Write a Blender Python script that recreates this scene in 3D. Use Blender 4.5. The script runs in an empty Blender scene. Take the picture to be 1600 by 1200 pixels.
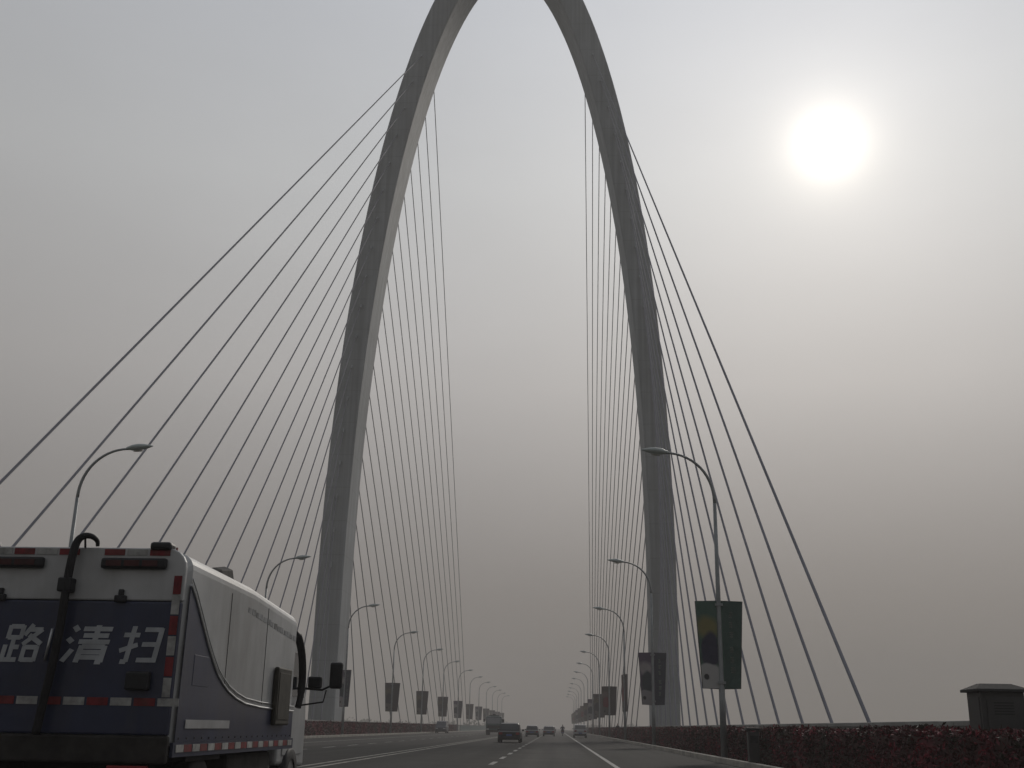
import bpy, bmesh, math, random
from mathutils import Vector, Matrix, Euler
R = math.radians
random.seed(7)
sc = bpy.context.scene
col = sc.collection

# ------------------------------------------------------------------ camera
CAM_H = 1.2
F_PX = 1710.5                      # focal length in pixels of the 1600 px wide photograph
PITCH, YAW, ROLL = 0.3036, 0.0438, 0.0179
cam_d = bpy.data.cameras.new('camera')
cam = bpy.data.objects.new('camera', cam_d)
col.objects.link(cam)
cam_d.sensor_fit = 'HORIZONTAL'
cam_d.sensor_width = 36.0
cam_d.lens = 36.0 * F_PX / 1600.0
cam_d.clip_start = 0.1
cam_d.clip_end = 9000
cam.matrix_world = (Matrix.Translation((0, 0, CAM_H)) @ Matrix.Rotation(YAW, 4, 'Z')
                    @ Matrix.Rotation(math.pi / 2 + PITCH, 4, 'X') @ Matrix.Rotation(ROLL, 4, 'Z'))
sc.camera = cam

# ------------------------------------------------------------------ sky and sun
SUN_AZ, SUN_EL = 15.3, 28.8        # degrees right of the road direction, above the horizon
sun_dir = Vector((math.sin(R(SUN_AZ)) * math.cos(R(SUN_EL)), math.cos(R(SUN_AZ)) * math.cos(R(SUN_EL)), math.sin(R(SUN_EL))))
world = bpy.data.worlds.new('World')
sc.world = world
world.use_nodes = True
wn = world.node_tree
for n in list(wn.nodes):
    wn.nodes.remove(n)
def wnode(t, **kw):
    n = wn.nodes.new(t)
    for k, v in kw.items():
        setattr(n, k, v)
    return n
def wmath(op, a, b=None, c=None):
    n = wn.nodes.new('ShaderNodeMath'); n.operation = op
    for i, v in enumerate((a, b, c)):
        if v is None: continue
        if isinstance(v, (int, float)): n.inputs[i].default_value = v
        else: wn.links.new(v, n.inputs[i])
    return n.outputs[0]
w_out = wnode('ShaderNodeOutputWorld')
bg = wnode('ShaderNodeBackground')
bg.inputs['Strength'].default_value = 0.1
sky = wnode('ShaderNodeTexSky')
sky.sky_type = 'NISHITA'
sky.sun_disc = False
sky.sun_elevation = R(SUN_EL)
sky.sun_rotation = R(SUN_AZ)
sky.air_density = 1.0
sky.dust_density = 1.5
sky.ozone_density = 1.0
tc = wnode('ShaderNodeTexCoord')
sep = wnode('ShaderNodeSeparateXYZ')
wn.links.new(tc.outputs['Generated'], sep.inputs[0])
elev = wmath('ARCSINE', sep.outputs['Z'])
dot = wnode('ShaderNodeVectorMath', operation='DOT_PRODUCT')
wn.links.new(tc.outputs['Generated'], dot.inputs[0])
dot.inputs[1].default_value = sun_dir
ang = wmath('ARCCOSINE', wmath('MINIMUM', dot.outputs['Value'], 1.0))
# murky smog: dim towards the horizon, brighter overhead, wide forward scattering round the sun
e01 = wmath('MULTIPLY', wmath('MAXIMUM', elev, 0.0), 1.0 / R(38))
ramp = wnode('ShaderNodeValToRGB')
wn.links.new(e01, ramp.inputs['Fac'])
els = ramp.color_ramp.elements
els[0].position = 0.0;  els[0].color = (0.232, 0.206, 0.190, 1)
els[1].position = 1.0;  els[1].color = (0.65, 0.675, 0.72, 1)
for pos, c3 in ((0.16, (0.330, 0.300, 0.283)), (0.45, (0.610, 0.588, 0.570)), (0.72, (0.680, 0.688, 0.690))):
    e_ = els.new(pos); e_.color = (*c3, 1)
wide = wmath('ADD', 0.22, wmath('MULTIPLY', 1.08, wmath('POWER', math.e, wmath('MULTIPLY', ang, -1.0 / R(50)))))
wide_mix = wnode('ShaderNodeVectorMath', operation='SCALE')
mottle = wnode('ShaderNodeTexNoise')                      # the smog is not quite even
mottle.inputs['Scale'].default_value = 3.2; mottle.inputs['Detail'].default_value = 5; mottle.inputs['Roughness'].default_value = 0.55
mmap = wnode('ShaderNodeMapping'); mmap.inputs['Scale'].default_value = (1, 1, 2.6)
wn.links.new(tc.outputs['Generated'], mmap.inputs['Vector']); wn.links.new(mmap.outputs[0], mottle.inputs['Vector'])
wide = wmath('MULTIPLY', wide, wmath('ADD', 0.93, wmath('MULTIPLY', 0.14, mottle.outputs['Fac'])))
wn.links.new(ramp.outputs['Color'], wide_mix.inputs[0]); wn.links.new(wide, wide_mix.inputs['Scale'])
aur1 = wmath('MULTIPLY', 2.4, wmath('POWER', math.e, wmath('MULTIPLY', ang, -1.0 / R(0.88))))
aur2 = wmath('MULTIPLY', 0.20, wmath('POWER', math.e, wmath('MULTIPLY', ang, -1.0 / R(3.6))))
aur3 = wmath('MULTIPLY', 0.04, wmath('POWER', math.e, wmath('MULTIPLY', ang, -1.0 / R(7.5))))
aur = wnode('ShaderNodeVectorMath', operation='SCALE')
aur.inputs[0].default_value = (1.0, 0.90, 0.76)
wn.links.new(wmath('ADD', aur1, wmath('ADD', aur2, aur3)), aur.inputs['Scale'])
addv = wnode('ShaderNodeVectorMath', operation='ADD')
wn.links.new(wide_mix.outputs[0], addv.inputs[0]); wn.links.new(aur.outputs[0], addv.inputs[1])
smog = wnode('ShaderNodeVectorMath', operation='SCALE')     # the smog's own radiance, counted against the 0.1 strength
wn.links.new(addv.outputs[0], smog.inputs[0]); smog.inputs['Scale'].default_value = 10.0
mixs = wnode('ShaderNodeMix', data_type='RGBA')
mixs.inputs['Factor'].default_value = 0.96
wn.links.new(sky.outputs['Color'], mixs.inputs[6]); wn.links.new(smog.outputs[0], mixs.inputs[7])
wn.links.new(mixs.outputs[2], bg.inputs['Color'])
wn.links.new(bg.outputs[0], w_out.inputs['Surface'])

sun_l = bpy.data.lights.new('sun', 'SUN')
sun_l.energy = 1.2
sun_l.angle = R(9.0)
sun_l.color = (1.0, 0.93, 0.84)
sun = bpy.data.objects.new('sun', sun_l)
col.objects.link(sun)
sun.rotation_euler = (-sun_dir).to_track_quat('-Z', 'Y').to_euler()
sun.location = (60, 200, 150)

sc.view_settings.view_transform = 'Standard'
sc.view_settings.look = 'None'
sc.view_settings.gamma = 1.0
sc.view_settings.exposure = 0.0
sc.view_settings.use_curve_mapping = False
sc.render.engine = 'CYCLES'
sc.cycles.use_denoising = True
sc.cycles.max_bounces = 5
sc.cycles.volume_bounces = 1
sc.cycles.sample_clamp_indirect = 4

# ------------------------------------------------------------------ materials
MATS = {}
def mat(name, base, rough=0.7, var=0.15, scale=3.0, metal=0.0, bump=0.0, bscale=None, spec=0.3, second=None,
        coords='Object', detail=5.0, dirt=0.0, coat=0.0):
    if name in MATS: return MATS[name]
    m = bpy.data.materials.new(name); m.use_nodes = True
    nt = m.node_tree; b = nt.nodes['Principled BSDF']
    b.inputs['Roughness'].default_value = rough
    b.inputs['Metallic'].default_value = metal
    b.inputs['Specular IOR Level'].default_value = spec
    b.inputs['Coat Weight'].default_value = coat
    b.inputs['Coat Roughness'].default_value = 0.15
    t = nt.nodes.new('ShaderNodeTexCoord')
    nz = nt.nodes.new('ShaderNodeTexNoise')
    nz.inputs['Scale'].default_value = scale; nz.inputs['Detail'].default_value = detail; nz.inputs['Roughness'].default_value = 0.62
    nt.links.new(t.outputs[coords], nz.inputs['Vector'])
    mx = nt.nodes.new('ShaderNodeMix'); mx.data_type = 'RGBA'
    c2 = second if second else tuple(c * (1 - 2.2 * var) for c in base)
    c1 = base if second else tuple(min(1, c * (1 + var)) for c in base)
    mx.inputs[6].default_value = (*c2, 1); mx.inputs[7].default_value = (*c1, 1)
    mr = nt.nodes.new('ShaderNodeMapRange')
    mr.inputs['From Min'].default_value = 0.33; mr.inputs['From Max'].default_value = 0.67
    nt.links.new(nz.outputs['Fac'], mr.inputs['Value'])
    nt.links.new(mr.outputs[0], mx.inputs['Factor'])
    src = mx.outputs[2]
    if dirt:
        n2 = nt.nodes.new('ShaderNodeTexNoise'); n2.inputs['Scale'].default_value = scale * 0.35
        n2.inputs['Detail'].default_value = 8; n2.inputs['Roughness'].default_value = 0.7
        mp = nt.nodes.new('ShaderNodeMapping'); mp.inputs['Scale'].default_value = (1.6, 1.6, 0.35)
        nt.links.new(t.outputs[coords], mp.inputs['Vector']); nt.links.new(mp.outputs[0], n2.inputs['Vector'])
        r2 = nt.nodes.new('ShaderNodeMapRange'); r2.inputs['From Min'].default_value = 0.45; r2.inputs['From Max'].default_value = 0.75
        r2.inputs['To Max'].default_value = dirt
        nt.links.new(n2.outputs['Fac'], r2.inputs['Value'])
        m2 = nt.nodes.new('ShaderNodeMix'); m2.data_type = 'RGBA'
        m2.inputs[7].default_value = (0.10, 0.085, 0.065, 1)
        nt.links.new(src, m2.inputs[6]); nt.links.new(r2.outputs[0], m2.inputs['Factor'])
        src = m2.outputs[2]
    nt.links.new(src, b.inputs['Base Color'])
    if bump:
        nb = nt.nodes.new('ShaderNodeTexNoise'); nb.inputs['Scale'].default_value = bscale or scale * 6
        nb.inputs['Detail'].default_value = 4
        nt.links.new(t.outputs[coords], nb.inputs['Vector'])
        bp = nt.nodes.new('ShaderNodeBump'); bp.inputs['Strength'].default_value = bump; bp.inputs['Distance'].default_value = 0.02
        nt.links.new(nb.outputs['Fac'], bp.inputs['Height']); nt.links.new(bp.outputs[0], b.inputs['Normal'])
    MATS[name] = m
    return m

def asphalt(name, base):
    m = mat(name, base, rough=0.88, var=0.12, scale=0.35, bump=0.25, bscale=40, spec=0.12, detail=8)
    nt = m.node_tree; b = nt.nodes['Principled BSDF']
    old = b.inputs['Base Color'].links[0].from_socket
    t = nt.nodes.new('ShaderNodeTexCoord'); mp = nt.nodes.new('ShaderNodeMapping')
    mp.inputs['Scale'].default_value = (0.9, 0.012, 1)
    nz = nt.nodes.new('ShaderNodeTexNoise'); nz.inputs['Scale'].default_value = 1.0; nz.inputs['Detail'].default_value = 3
    nt.links.new(t.outputs['Object'], mp.inputs['Vector']); nt.links.new(mp.outputs[0], nz.inputs['Vector'])
    mx = nt.nodes.new('ShaderNodeMix'); mx.data_type = 'RGBA'; mx.blend_type = 'MULTIPLY'; mx.inputs['Factor'].default_value = 0.7
    cr = nt.nodes.new('ShaderNodeValToRGB')
    cr.color_ramp.elements[0].position = 0.35; cr.color_ramp.elements[0].color = (0.62, 0.62, 0.64, 1)
    cr.color_ramp.elements[1].position = 0.68; cr.color_ramp.elements[1].color = (1.45, 1.4, 1.34, 1)
    nt.links.new(nz.outputs['Fac'], cr.inputs['Fac']); nt.links.new(old, mx.inputs[6]); nt.links.new(cr.outputs[0], mx.inputs[7])
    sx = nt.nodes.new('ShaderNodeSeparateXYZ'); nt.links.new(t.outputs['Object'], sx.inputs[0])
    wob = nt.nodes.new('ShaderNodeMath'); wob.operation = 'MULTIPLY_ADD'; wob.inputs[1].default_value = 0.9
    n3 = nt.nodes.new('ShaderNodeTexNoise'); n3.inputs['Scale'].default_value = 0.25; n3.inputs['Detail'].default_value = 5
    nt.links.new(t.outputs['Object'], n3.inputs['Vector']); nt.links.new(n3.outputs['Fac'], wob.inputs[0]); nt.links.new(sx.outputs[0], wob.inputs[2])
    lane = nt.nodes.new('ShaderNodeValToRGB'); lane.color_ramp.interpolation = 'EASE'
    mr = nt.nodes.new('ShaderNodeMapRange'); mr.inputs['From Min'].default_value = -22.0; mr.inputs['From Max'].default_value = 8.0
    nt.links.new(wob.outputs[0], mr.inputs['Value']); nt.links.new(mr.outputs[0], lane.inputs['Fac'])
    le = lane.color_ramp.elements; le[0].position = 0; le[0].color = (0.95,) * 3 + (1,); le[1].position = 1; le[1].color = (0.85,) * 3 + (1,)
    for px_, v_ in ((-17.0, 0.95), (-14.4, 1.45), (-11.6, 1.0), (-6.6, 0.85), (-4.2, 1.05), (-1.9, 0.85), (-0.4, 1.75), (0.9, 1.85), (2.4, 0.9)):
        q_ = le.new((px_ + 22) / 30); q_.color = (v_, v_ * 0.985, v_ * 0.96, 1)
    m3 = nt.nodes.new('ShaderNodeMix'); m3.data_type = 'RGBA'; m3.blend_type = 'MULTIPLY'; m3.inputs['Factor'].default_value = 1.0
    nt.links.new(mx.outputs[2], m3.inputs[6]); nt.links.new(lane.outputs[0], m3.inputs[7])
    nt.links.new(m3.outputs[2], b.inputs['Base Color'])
    return m

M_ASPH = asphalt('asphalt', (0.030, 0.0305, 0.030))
M_PAINT = mat('road_paint', (0.36, 0.36, 0.34), rough=0.7, scale=1.6, second=(0.10, 0.098, 0.094))
M_PAINTY = mat('road_paint_yellowed', (0.32, 0.31, 0.27), rough=0.7, scale=1.2, second=(0.09, 0.09, 0.08))
M_KERB = mat('kerb_stone', (0.38, 0.36, 0.32), rough=0.8, scale=1.2, var=0.18, bump=0.2, bscale=30)
M_PAVE = mat('pavement_concrete', (0.22, 0.21, 0.20), rough=0.85, scale=0.8, var=0.15)
M_SOIL = mat('soil', (0.07, 0.05, 0.038), rough=0.95, scale=2)
M_CONC = mat('pylon_concrete', (0.33, 0.355, 0.375), rough=0.75, scale=0.16, var=0.07, bump=0.15, bscale=3, dirt=0.18, detail=8)
M_PARA = mat('parapet_concrete', (0.27, 0.275, 0.265), rough=0.8, scale=0.7, var=0.12, dirt=0.3)
def pylon_wear(m):
    nt = m.node_tree; b = nt.nodes['Principled BSDF']
    old = b.inputs['Base Color'].links[0].from_socket
    t = nt.nodes.new('ShaderNodeTexCoord'); sp = nt.nodes.new('ShaderNodeSeparateXYZ'); nt.links.new(t.outputs['Object'], sp.inputs[0])
    md = nt.nodes.new('ShaderNodeMath'); md.operation = 'PINGPONG'; md.inputs[1].default_value = 2.05
    nt.links.new(sp.outputs[2], md.inputs[0])
    r1 = nt.nodes.new('ShaderNodeMapRange'); r1.inputs['From Min'].default_value = 0.03; r1.inputs['From Max'].default_value = 0.07
    r1.inputs['To Min'].default_value = 0.84; r1.inputs['To Max'].default_value = 1.0
    nt.links.new(md.outputs[0], r1.inputs['Value'])
    mp = nt.nodes.new('ShaderNodeMapping'); mp.inputs['Scale'].default_value = (2.2, 2.2, 0.05); nt.links.new(t.outputs['Object'], mp.inputs['Vector'])
    nz = nt.nodes.new('ShaderNodeTexNoise'); nz.inputs['Scale'].default_value = 1.0; nz.inputs['Detail'].default_value = 6; nt.links.new(mp.outputs[0], nz.inputs['Vector'])
    r2 = nt.nodes.new('ShaderNodeMapRange'); r2.inputs['From Min'].default_value = 0.40; r2.inputs['From Max'].default_value = 0.66
    r2.inputs['To Min'].default_value = 0.80; r2.inputs['To Max'].default_value = 1.08
    nt.links.new(nz.outputs['Fac'], r2.inputs['Value'])
    ml = nt.nodes.new('ShaderNodeMath'); ml.operation = 'MULTIPLY'; nt.links.new(r1.outputs[0], ml.inputs[0]); nt.links.new(r2.outputs[0], ml.inputs[1])
    vs = nt.nodes.new('ShaderNodeVectorMath'); vs.operation = 'SCALE'; nt.links.new(old, vs.inputs[0]); nt.links.new(ml.outputs[0], vs.inputs['Scale'])
    nt.links.new(vs.outputs[0], b.inputs['Base Color'])
pylon_wear(M_CONC)
M_CABLE = mat('cable_sheath', (0.21, 0.215, 0.25), rough=0.7, scale=0.5, var=0.08, spec=0.15)
M_STEEL = mat('galvanised_pole', (0.24, 0.26, 0.27), rough=0.45, scale=1.5, var=0.10, metal=0.35)
M_LAMP = mat('lamp_housing', (0.40, 0.45, 0.45), rough=0.45, scale=3, var=0.06)
M_LENS = mat('lamp_lens', (0.50, 0.50, 0.46), rough=0.25, scale=5, var=0.05, spec=0.5)
M_WHITE = mat('truck_white_paint', (0.43, 0.44, 0.445), rough=0.42, scale=0.9, var=0.10, dirt=0.60, coat=0.3)
M_BLUE = mat('truck_blue_paint', (0.024, 0.032, 0.072), rough=0.42, scale=0.9, var=0.15, dirt=0.45, coat=0.3)
M_SILVER = mat('silver_trim', (0.50, 0.51, 0.52), rough=0.35, scale=3, var=0.1, metal=0.6)
M_LETTER = mat('white_lettering', (0.38, 0.40, 0.42), rough=0.55, scale=5, var=0.12)
M_FADED = mat('faded_print', (0.27, 0.28, 0.29), rough=0.5, scale=6, var=0.3, dirt=0.4)
M_DKRED = mat('smoked_red_lens', (0.055, 0.012, 0.013), rough=0.35, scale=6, var=0.2)
M_BLACK = mat('black_rubber', (0.016, 0.016, 0.018), rough=0.65, scale=6, var=0.2)
M_DARK = mat('dark_plastic', (0.022, 0.023, 0.026), rough=0.45, scale=4, var=0.15)
M_RED_REF = mat('red_reflector', (0.19, 0.020, 0.026), rough=0.5, scale=8, var=0.2, dirt=0.5)
M_WHITE_REF = mat('white_reflector', (0.38, 0.38, 0.37), rough=0.5, scale=8, var=0.2, dirt=0.4)
M_CHASSIS = mat('chassis_grime', (0.035, 0.032, 0.030), rough=0.8, scale=4, var=0.25)
M_RIM = mat('wheel_rim', (0.20, 0.20, 0.20), rough=0.5, scale=4, metal=0.5, var=0.15)
M_BROWN = mat('brown_grille', (0.045, 0.042, 0.032), rough=0.6, scale=6, var=0.15)
M_GLASS = mat('window_glass', (0.018, 0.022, 0.026), rough=0.08, scale=2, var=0.05, spec=0.6)
M_GLASS_P = mat('window_glass_pale', (0.16, 0.17, 0.18), rough=0.06, scale=2, var=0.05, spec=0.7)
M_TAIL = mat('tail_light', (0.22, 0.012, 0.014), rough=0.25, scale=4, var=0.1, spec=0.5)
M_HEADL = mat('headlight_lens', (0.55, 0.56, 0.56), rough=0.15, scale=4, var=0.08, spec=0.6)
M_PLATE = mat('number_plate_blue', (0.06, 0.10, 0.28), rough=0.5, scale=6, var=0.1)
M_GROUND = mat('plain_soil', (0.085, 0.075, 0.048), rough=0.95, scale=0.008, var=0.2, second=(0.045, 0.055, 0.026), detail=9)
M_BOOTH = mat('booth_grey_metal', (0.050, 0.050, 0.051), rough=0.55, scale=1.5, var=0.10, dirt=0.2)
M_ROOF = mat('booth_roof', (0.050, 0.050, 0.050), rough=0.9, scale=1.5, var=0.12, spec=0.1)
M_TEAL = mat('teal_metal_fence', (0.13, 0.19, 0.19), rough=0.55, scale=1.2, var=0.12)
M_SKIN = mat('skin', (0.36, 0.22, 0.15), rough=0.6, scale=6, var=0.05)
M_HAIR = mat('hair', (0.012, 0.010, 0.009), rough=0.6, scale=20, var=0.2)

def leaf_material(name, dark, mid, bright, thr):
    m = bpy.data.materials.new(name); m.use_nodes = True
    nt = m.node_tree; b = nt.nodes['Principled BSDF']
    b.inputs['Roughness'].default_value = 0.6; b.inputs['Specular IOR Level'].default_value = 0.25
    g = nt.nodes.new('ShaderNodeNewGeometry')
    t = nt.nodes.new('ShaderNodeTexCoord')
    nz = nt.nodes.new('ShaderNodeTexNoise'); nz.inputs['Scale'].default_value = 0.7; nz.inputs['Detail'].default_value = 6
    nt.links.new(t.outputs['Object'], nz.inputs['Vector'])
    add = nt.nodes.new('ShaderNodeMath'); add.operation = 'MULTIPLY_ADD'; add.inputs[1].default_value = 0.42
    nt.links.new(g.outputs['Random Per Island'], add.inputs[0]); nt.links.new(nz.outputs['Fac'], add.inputs[2])
    r_ = nt.nodes.new('ShaderNodeValToRGB'); e = r_.color_ramp.elements
    e[0].position = 0.42; e[0].color = (*dark, 1); e[1].position = thr; e[1].color = (*bright, 1)
    x = e.new((0.42 + thr) / 2 + 0.06); x.color = (*mid, 1)
    nt.links.new(add.outputs[0], r_.inputs['Fac']); nt.links.new(r_.outputs[0], b.inputs['Base Color'])
    return m
M_HEDGE = leaf_material('maroon_foliage', (0.022, 0.026, 0.014), (0.075, 0.020, 0.024), (0.20, 0.024, 0.038), 0.97)
M_TREE = leaf_material('far_foliage', (0.030, 0.040, 0.020), (0.055, 0.065, 0.030), (0.085, 0.095, 0.045), 0.96)

# ------------------------------------------------------------------ mesh helpers
class MB:
    """collects geometry and links it as one mesh object"""
    def __init__(s): s.v = []; s.f = []; s.sm = []
    def add(s, vs, fs, smooth=False):
        o = len(s.v); s.v += [tuple(v) for v in vs]
        for f in fs: s.f.append(tuple(i + o for i in f)); s.sm.append(smooth)
        return s
    def box(s, x0, x1, y0, y1, z0, z1):
        vs = [(x, y, z) for z in (z0, z1) for y in (y0, y1) for x in (x0, x1)]
        return s.add(vs, [(0, 2, 3, 1), (4, 5, 7, 6), (0, 1, 5, 4), (2, 6, 7, 3), (0, 4, 6, 2), (1, 3, 7, 5)])
    def tube(s, pts, rad, n=8, caps=True):
        pts = [Vector(p) for p in pts]; rads = rad if isinstance(rad, (list, tuple)) else [rad] * len(pts)
        vs = []; prev = None
        for i, p in enumerate(pts):
            d = (pts[min(i + 1, len(pts) - 1)] - pts[max(i - 1, 0)]).normalized()
            a = prev if prev is not None else (Vector((1, 0, 0)) if abs(d.x) < 0.9 else Vector((0, 1, 0)))
            u = (a - d * a.dot(d)).normalized(); w = d.cross(u); prev = u
            for k in range(n):
                t = 2 * math.pi * k / n
                vs.append(p + (u * math.cos(t) + w * math.sin(t)) * rads[i])
        fs = []
        for i in range(len(pts) - 1):
            for k in range(n):
                a = i * n + k; b = i * n + (k + 1) % n
                fs.append((a, b, b + n, a + n))
        s.add(vs, fs, True)
        if caps:
            s.add(vs[:n], [tuple(range(n - 1, -1, -1))]); s.add(vs[-n:], [tuple(range(n))])
        return s
    def loft(s, rings, closed=True, caps=True, smooth=True):
        n = len(rings[0]); vs = [v for r_ in rings for v in r_]; fs = []
        for i in range(len(rings) - 1):
            for k in range(n if closed else n - 1):
                a = i * n + k; b = i * n + (k + 1) % n
                fs.append((a, b, b + n, a + n))
        s.add(vs, fs, smooth)
        if caps:
            s.add(rings[0], [tuple(range(n - 1, -1, -1))]); s.add(rings[-1], [tuple(range(n))])
        return s
    def prism(s, poly, axis, a, b):
        """poly: 2D outline in the two other axes, extruded from a to b along axis"""
        def P(p, t): return {'x': (t, p[0], p[1]), 'y': (p[0], t, p[1]), 'z': (p[0], p[1], t)}[axis]
        return s.loft([[P(p, a) for p in poly], [P(p, b) for p in poly]], smooth=False)
    def build(s, name, m, parent=None, bevel=0.0, recalc=True, segs=2):
        me = bpy.data.meshes.new(name)
        me.from_pydata(s.v, [], s.f)
        for p, q in zip(me.polygons, s.sm): p.use_smooth = q
        if recalc:
            bm = bmesh.new(); bm.from_mesh(me)
            bmesh.ops.remove_doubles(bm, verts=bm.verts, dist=1e-5)
            bmesh.ops.recalc_face_normals(bm, faces=bm.faces)
            bm.to_mesh(me); bm.free()
        me.materials.append(m)
        o = bpy.data.objects.new(name, me); col.objects.link(o)
        if parent is not None: o.parent = parent
        if bevel:
            md = o.modifiers.new('bevel', 'BEVEL'); md.width = bevel; md.segments = segs; md.limit_method = 'ANGLE'
            md.angle_limit = R(40)
        return o
def tag(o, label, cat, group=None):
    o['label'] = label; o['category'] = cat
    if group: o['group'] = group
    return o
def struct(o): o['kind'] = 'structure'; return o
def thing(name, loc, label, cat, group=None, rz=0.0):
    o = bpy.data.objects.new(name, None); col.objects.link(o)
    o.location = loc; o.rotation_euler = (0, 0, rz); o.empty_display_size = 0.3
    return tag(o, label, cat, group)
def copy_tree(o, parent=None):
    c = o.copy(); col.objects.link(c)
    if parent is not None:
        c.parent = parent
    for ch in list(o.children): copy_tree(ch, c)
    return c
def arc(cx, cz, r, a0, a1, n):
    return [(cx + r * math.cos(R(a0 + (a1 - a0) * i / n)), cz + r * math.sin(R(a0 + (a1 - a0) * i / n))) for i in range(n + 1)]

# ------------------------------------------------------------------ the setting
CX = -7.19                              # centre line of the bridge
KERB_W = 13.62                          # half width between the kerbs
Y0, Y1 = -40.0, 560.0                   # the bridge deck in view
struct(MB().box(-1500, 1500, -1000, 1900, -9.4, -9.0).build('ground', M_GROUND))
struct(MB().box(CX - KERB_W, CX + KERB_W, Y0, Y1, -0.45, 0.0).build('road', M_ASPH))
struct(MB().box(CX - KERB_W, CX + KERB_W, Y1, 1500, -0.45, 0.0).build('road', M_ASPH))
g = MB()
for ya, yb in ((Y0, Y1),):              # box girder under the deck
    g.prism([(CX - 17.9, -0.47), (CX + 17.9, -0.47), (CX + 17.9, -0.8), (CX + 12.5, -2.9), (CX - 12.5, -2.9), (CX - 17.9, -0.8)], 'y', ya, yb)
struct(g.build('bridge_deck', M_PAVE))
struct(MB().prism([(CX - 16, -0.47), (CX + 16, -0.47), (CX + 34, -9.0), (CX - 34, -9.0)], 'y', Y1 + 0.5, 1500).build('embankment', M_GROUND))
for s in (-1, 1):
    def xs(a, b): return tuple(sorted((CX + s * a, CX + s * b)))
    kb = struct(MB().box(*xs(KERB_W + 0.005, KERB_W + 0.22), Y0, Y1, -0.4, 0.20).build('kerb', M_KERB, bevel=0.025))
    struct(MB().box(*xs(KERB_W + 0.225, 15.35), Y0, Y1, -0.45, 0.13).build('planting_bed', M_SOIL))
    struct(MB().box(*xs(15.355, 17.9), Y0, Y1, -0.46, 0.16).build('pavement', M_PAVE))

# painted lines, each a sheet 4 mm above the road
def line(x, w, ya, yb, m, name='lane_line', step=None):
    b = MB()
    if step is None: b.box(x - w / 2, x + w / 2, ya, yb, 0.001, 0.004)
    o = b.build(name, m); struct(o); return o
line(1.98, 0.16, Y0, Y1, M_PAINT, 'edge_line')
line(2 * CX - 1.98, 0.16, Y0, Y1, M_PAINT, 'edge_line')
for dx in (-0.25, 0.25): line(CX + dx, 0.15, Y0, Y1, M_PAINTY, 'centre_line')
for xx in (-2.16, 2 * CX + 2.16):
    y = 9.0
    while y < 420:
        line(xx, 0.17, y, y + 3.2, M_PAINT, 'lane_dash'); y += 7.3

# ------------------------------------------------------------------ planting along both kerbs
def hedge(name, xa, xb, spans, label):
    v = []; f = []
    rnd = random.Random(name + str(xa))
    road = min(abs(xa), abs(xb)); 
    x_in, x_out = (xa, xb) if abs(xa - CX) < abs(xb - CX) else (xb, xa)
    sg = 1 if x_out > x_in else -1
    def quad(p, size):
        d = Vector((rnd.gauss(0, 1), rnd.gauss(0, 1), rnd.gauss(0.3, 1))).normalized()
        a = d.orthogonal().normalized(); b = d.cross(a)
        t = rnd.uniform(0, 6.28); u = a * math.cos(t) + b * math.sin(t); w = d.cross(u)
        L = size * rnd.uniform(0.7, 1.3); W = L * rnd.uniform(0.35, 0.55)
        o = len(v)
        v.extend([tuple(p - u * L), tuple(p + w * W + d * L * 0.15), tuple(p + u * L), tuple(p - w * W + d * L * 0.15)])
        f.append((o, o + 1, o + 2, o + 3))
    core = MB()
    for ya, yb, per_m, size, top in spans:
        n = int((yb - ya) * per_m)
        for i in range(n):
            y = rnd.uniform(ya, yb)
            hh = top + 0.035 * math.sin(y * 1.7) + 0.04 * math.sin(y * 0.53 + 1) + 0.025 * math.sin(y * 4.1) + 0.02 * math.sin(y * 9.3 + 2)
            q = rnd.random()
            if q < 0.50:      # face towards the road
                x = x_in + sg * abs(rnd.gauss(0.0, 0.07)); z = rnd.uniform(0.14, hh)
                x += sg * 0.10 * max(0, z - hh + 0.25) / 0.25
            elif q < 0.88:    # top
                x = rnd.uniform(x_in, x_out); z = hh - abs(rnd.gauss(0, 0.05)) + (rnd.uniform(0.02, 0.08) if rnd.random() < 0.08 else 0)
            else:             # outer face
                x = x_out - sg * abs(rnd.gauss(0.0, 0.07)); z = rnd.uniform(0.2, hh)
            quad(Vector((x, y, z)), size)
        lo, hi = sorted((x_in + sg * 0.10, x_out - sg * 0.10))
        core.box(lo, hi, ya, yb, 0.1, top - 0.10)
    o = len(v)
    v += core.v; f += [tuple(i + o for i in q) for q in core.f]
    me = bpy.data.meshes.new(name); me.from_pydata(v, [], f); me.materials.append(M_HEDGE)
    ob = bpy.data.objects.new(name, me); col.objects.link(ob)
    ob['kind'] = 'stuff'; tag(ob, label, 'hedge')
    return ob
hedge('flowering_hedge', 6.98, 8.05, [(13, 30, 620, 0.055, 1.27), (30, 60, 380, 0.065, 1.28), (60, 120, 190, 0.085, 1.28), (120, 300, 70, 0.12, 1.25)],
      'dark maroon hedge with red flowers behind the right kerb')
hedge('flowering_hedge', -22.45, -21.36, [(20, 70, 120, 0.085, 1.34), (70, 140, 170, 0.085, 1.34), (140, 250, 90, 0.12, 1.36)],
      'dark maroon hedge with red flowers behind the left kerb')

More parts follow.
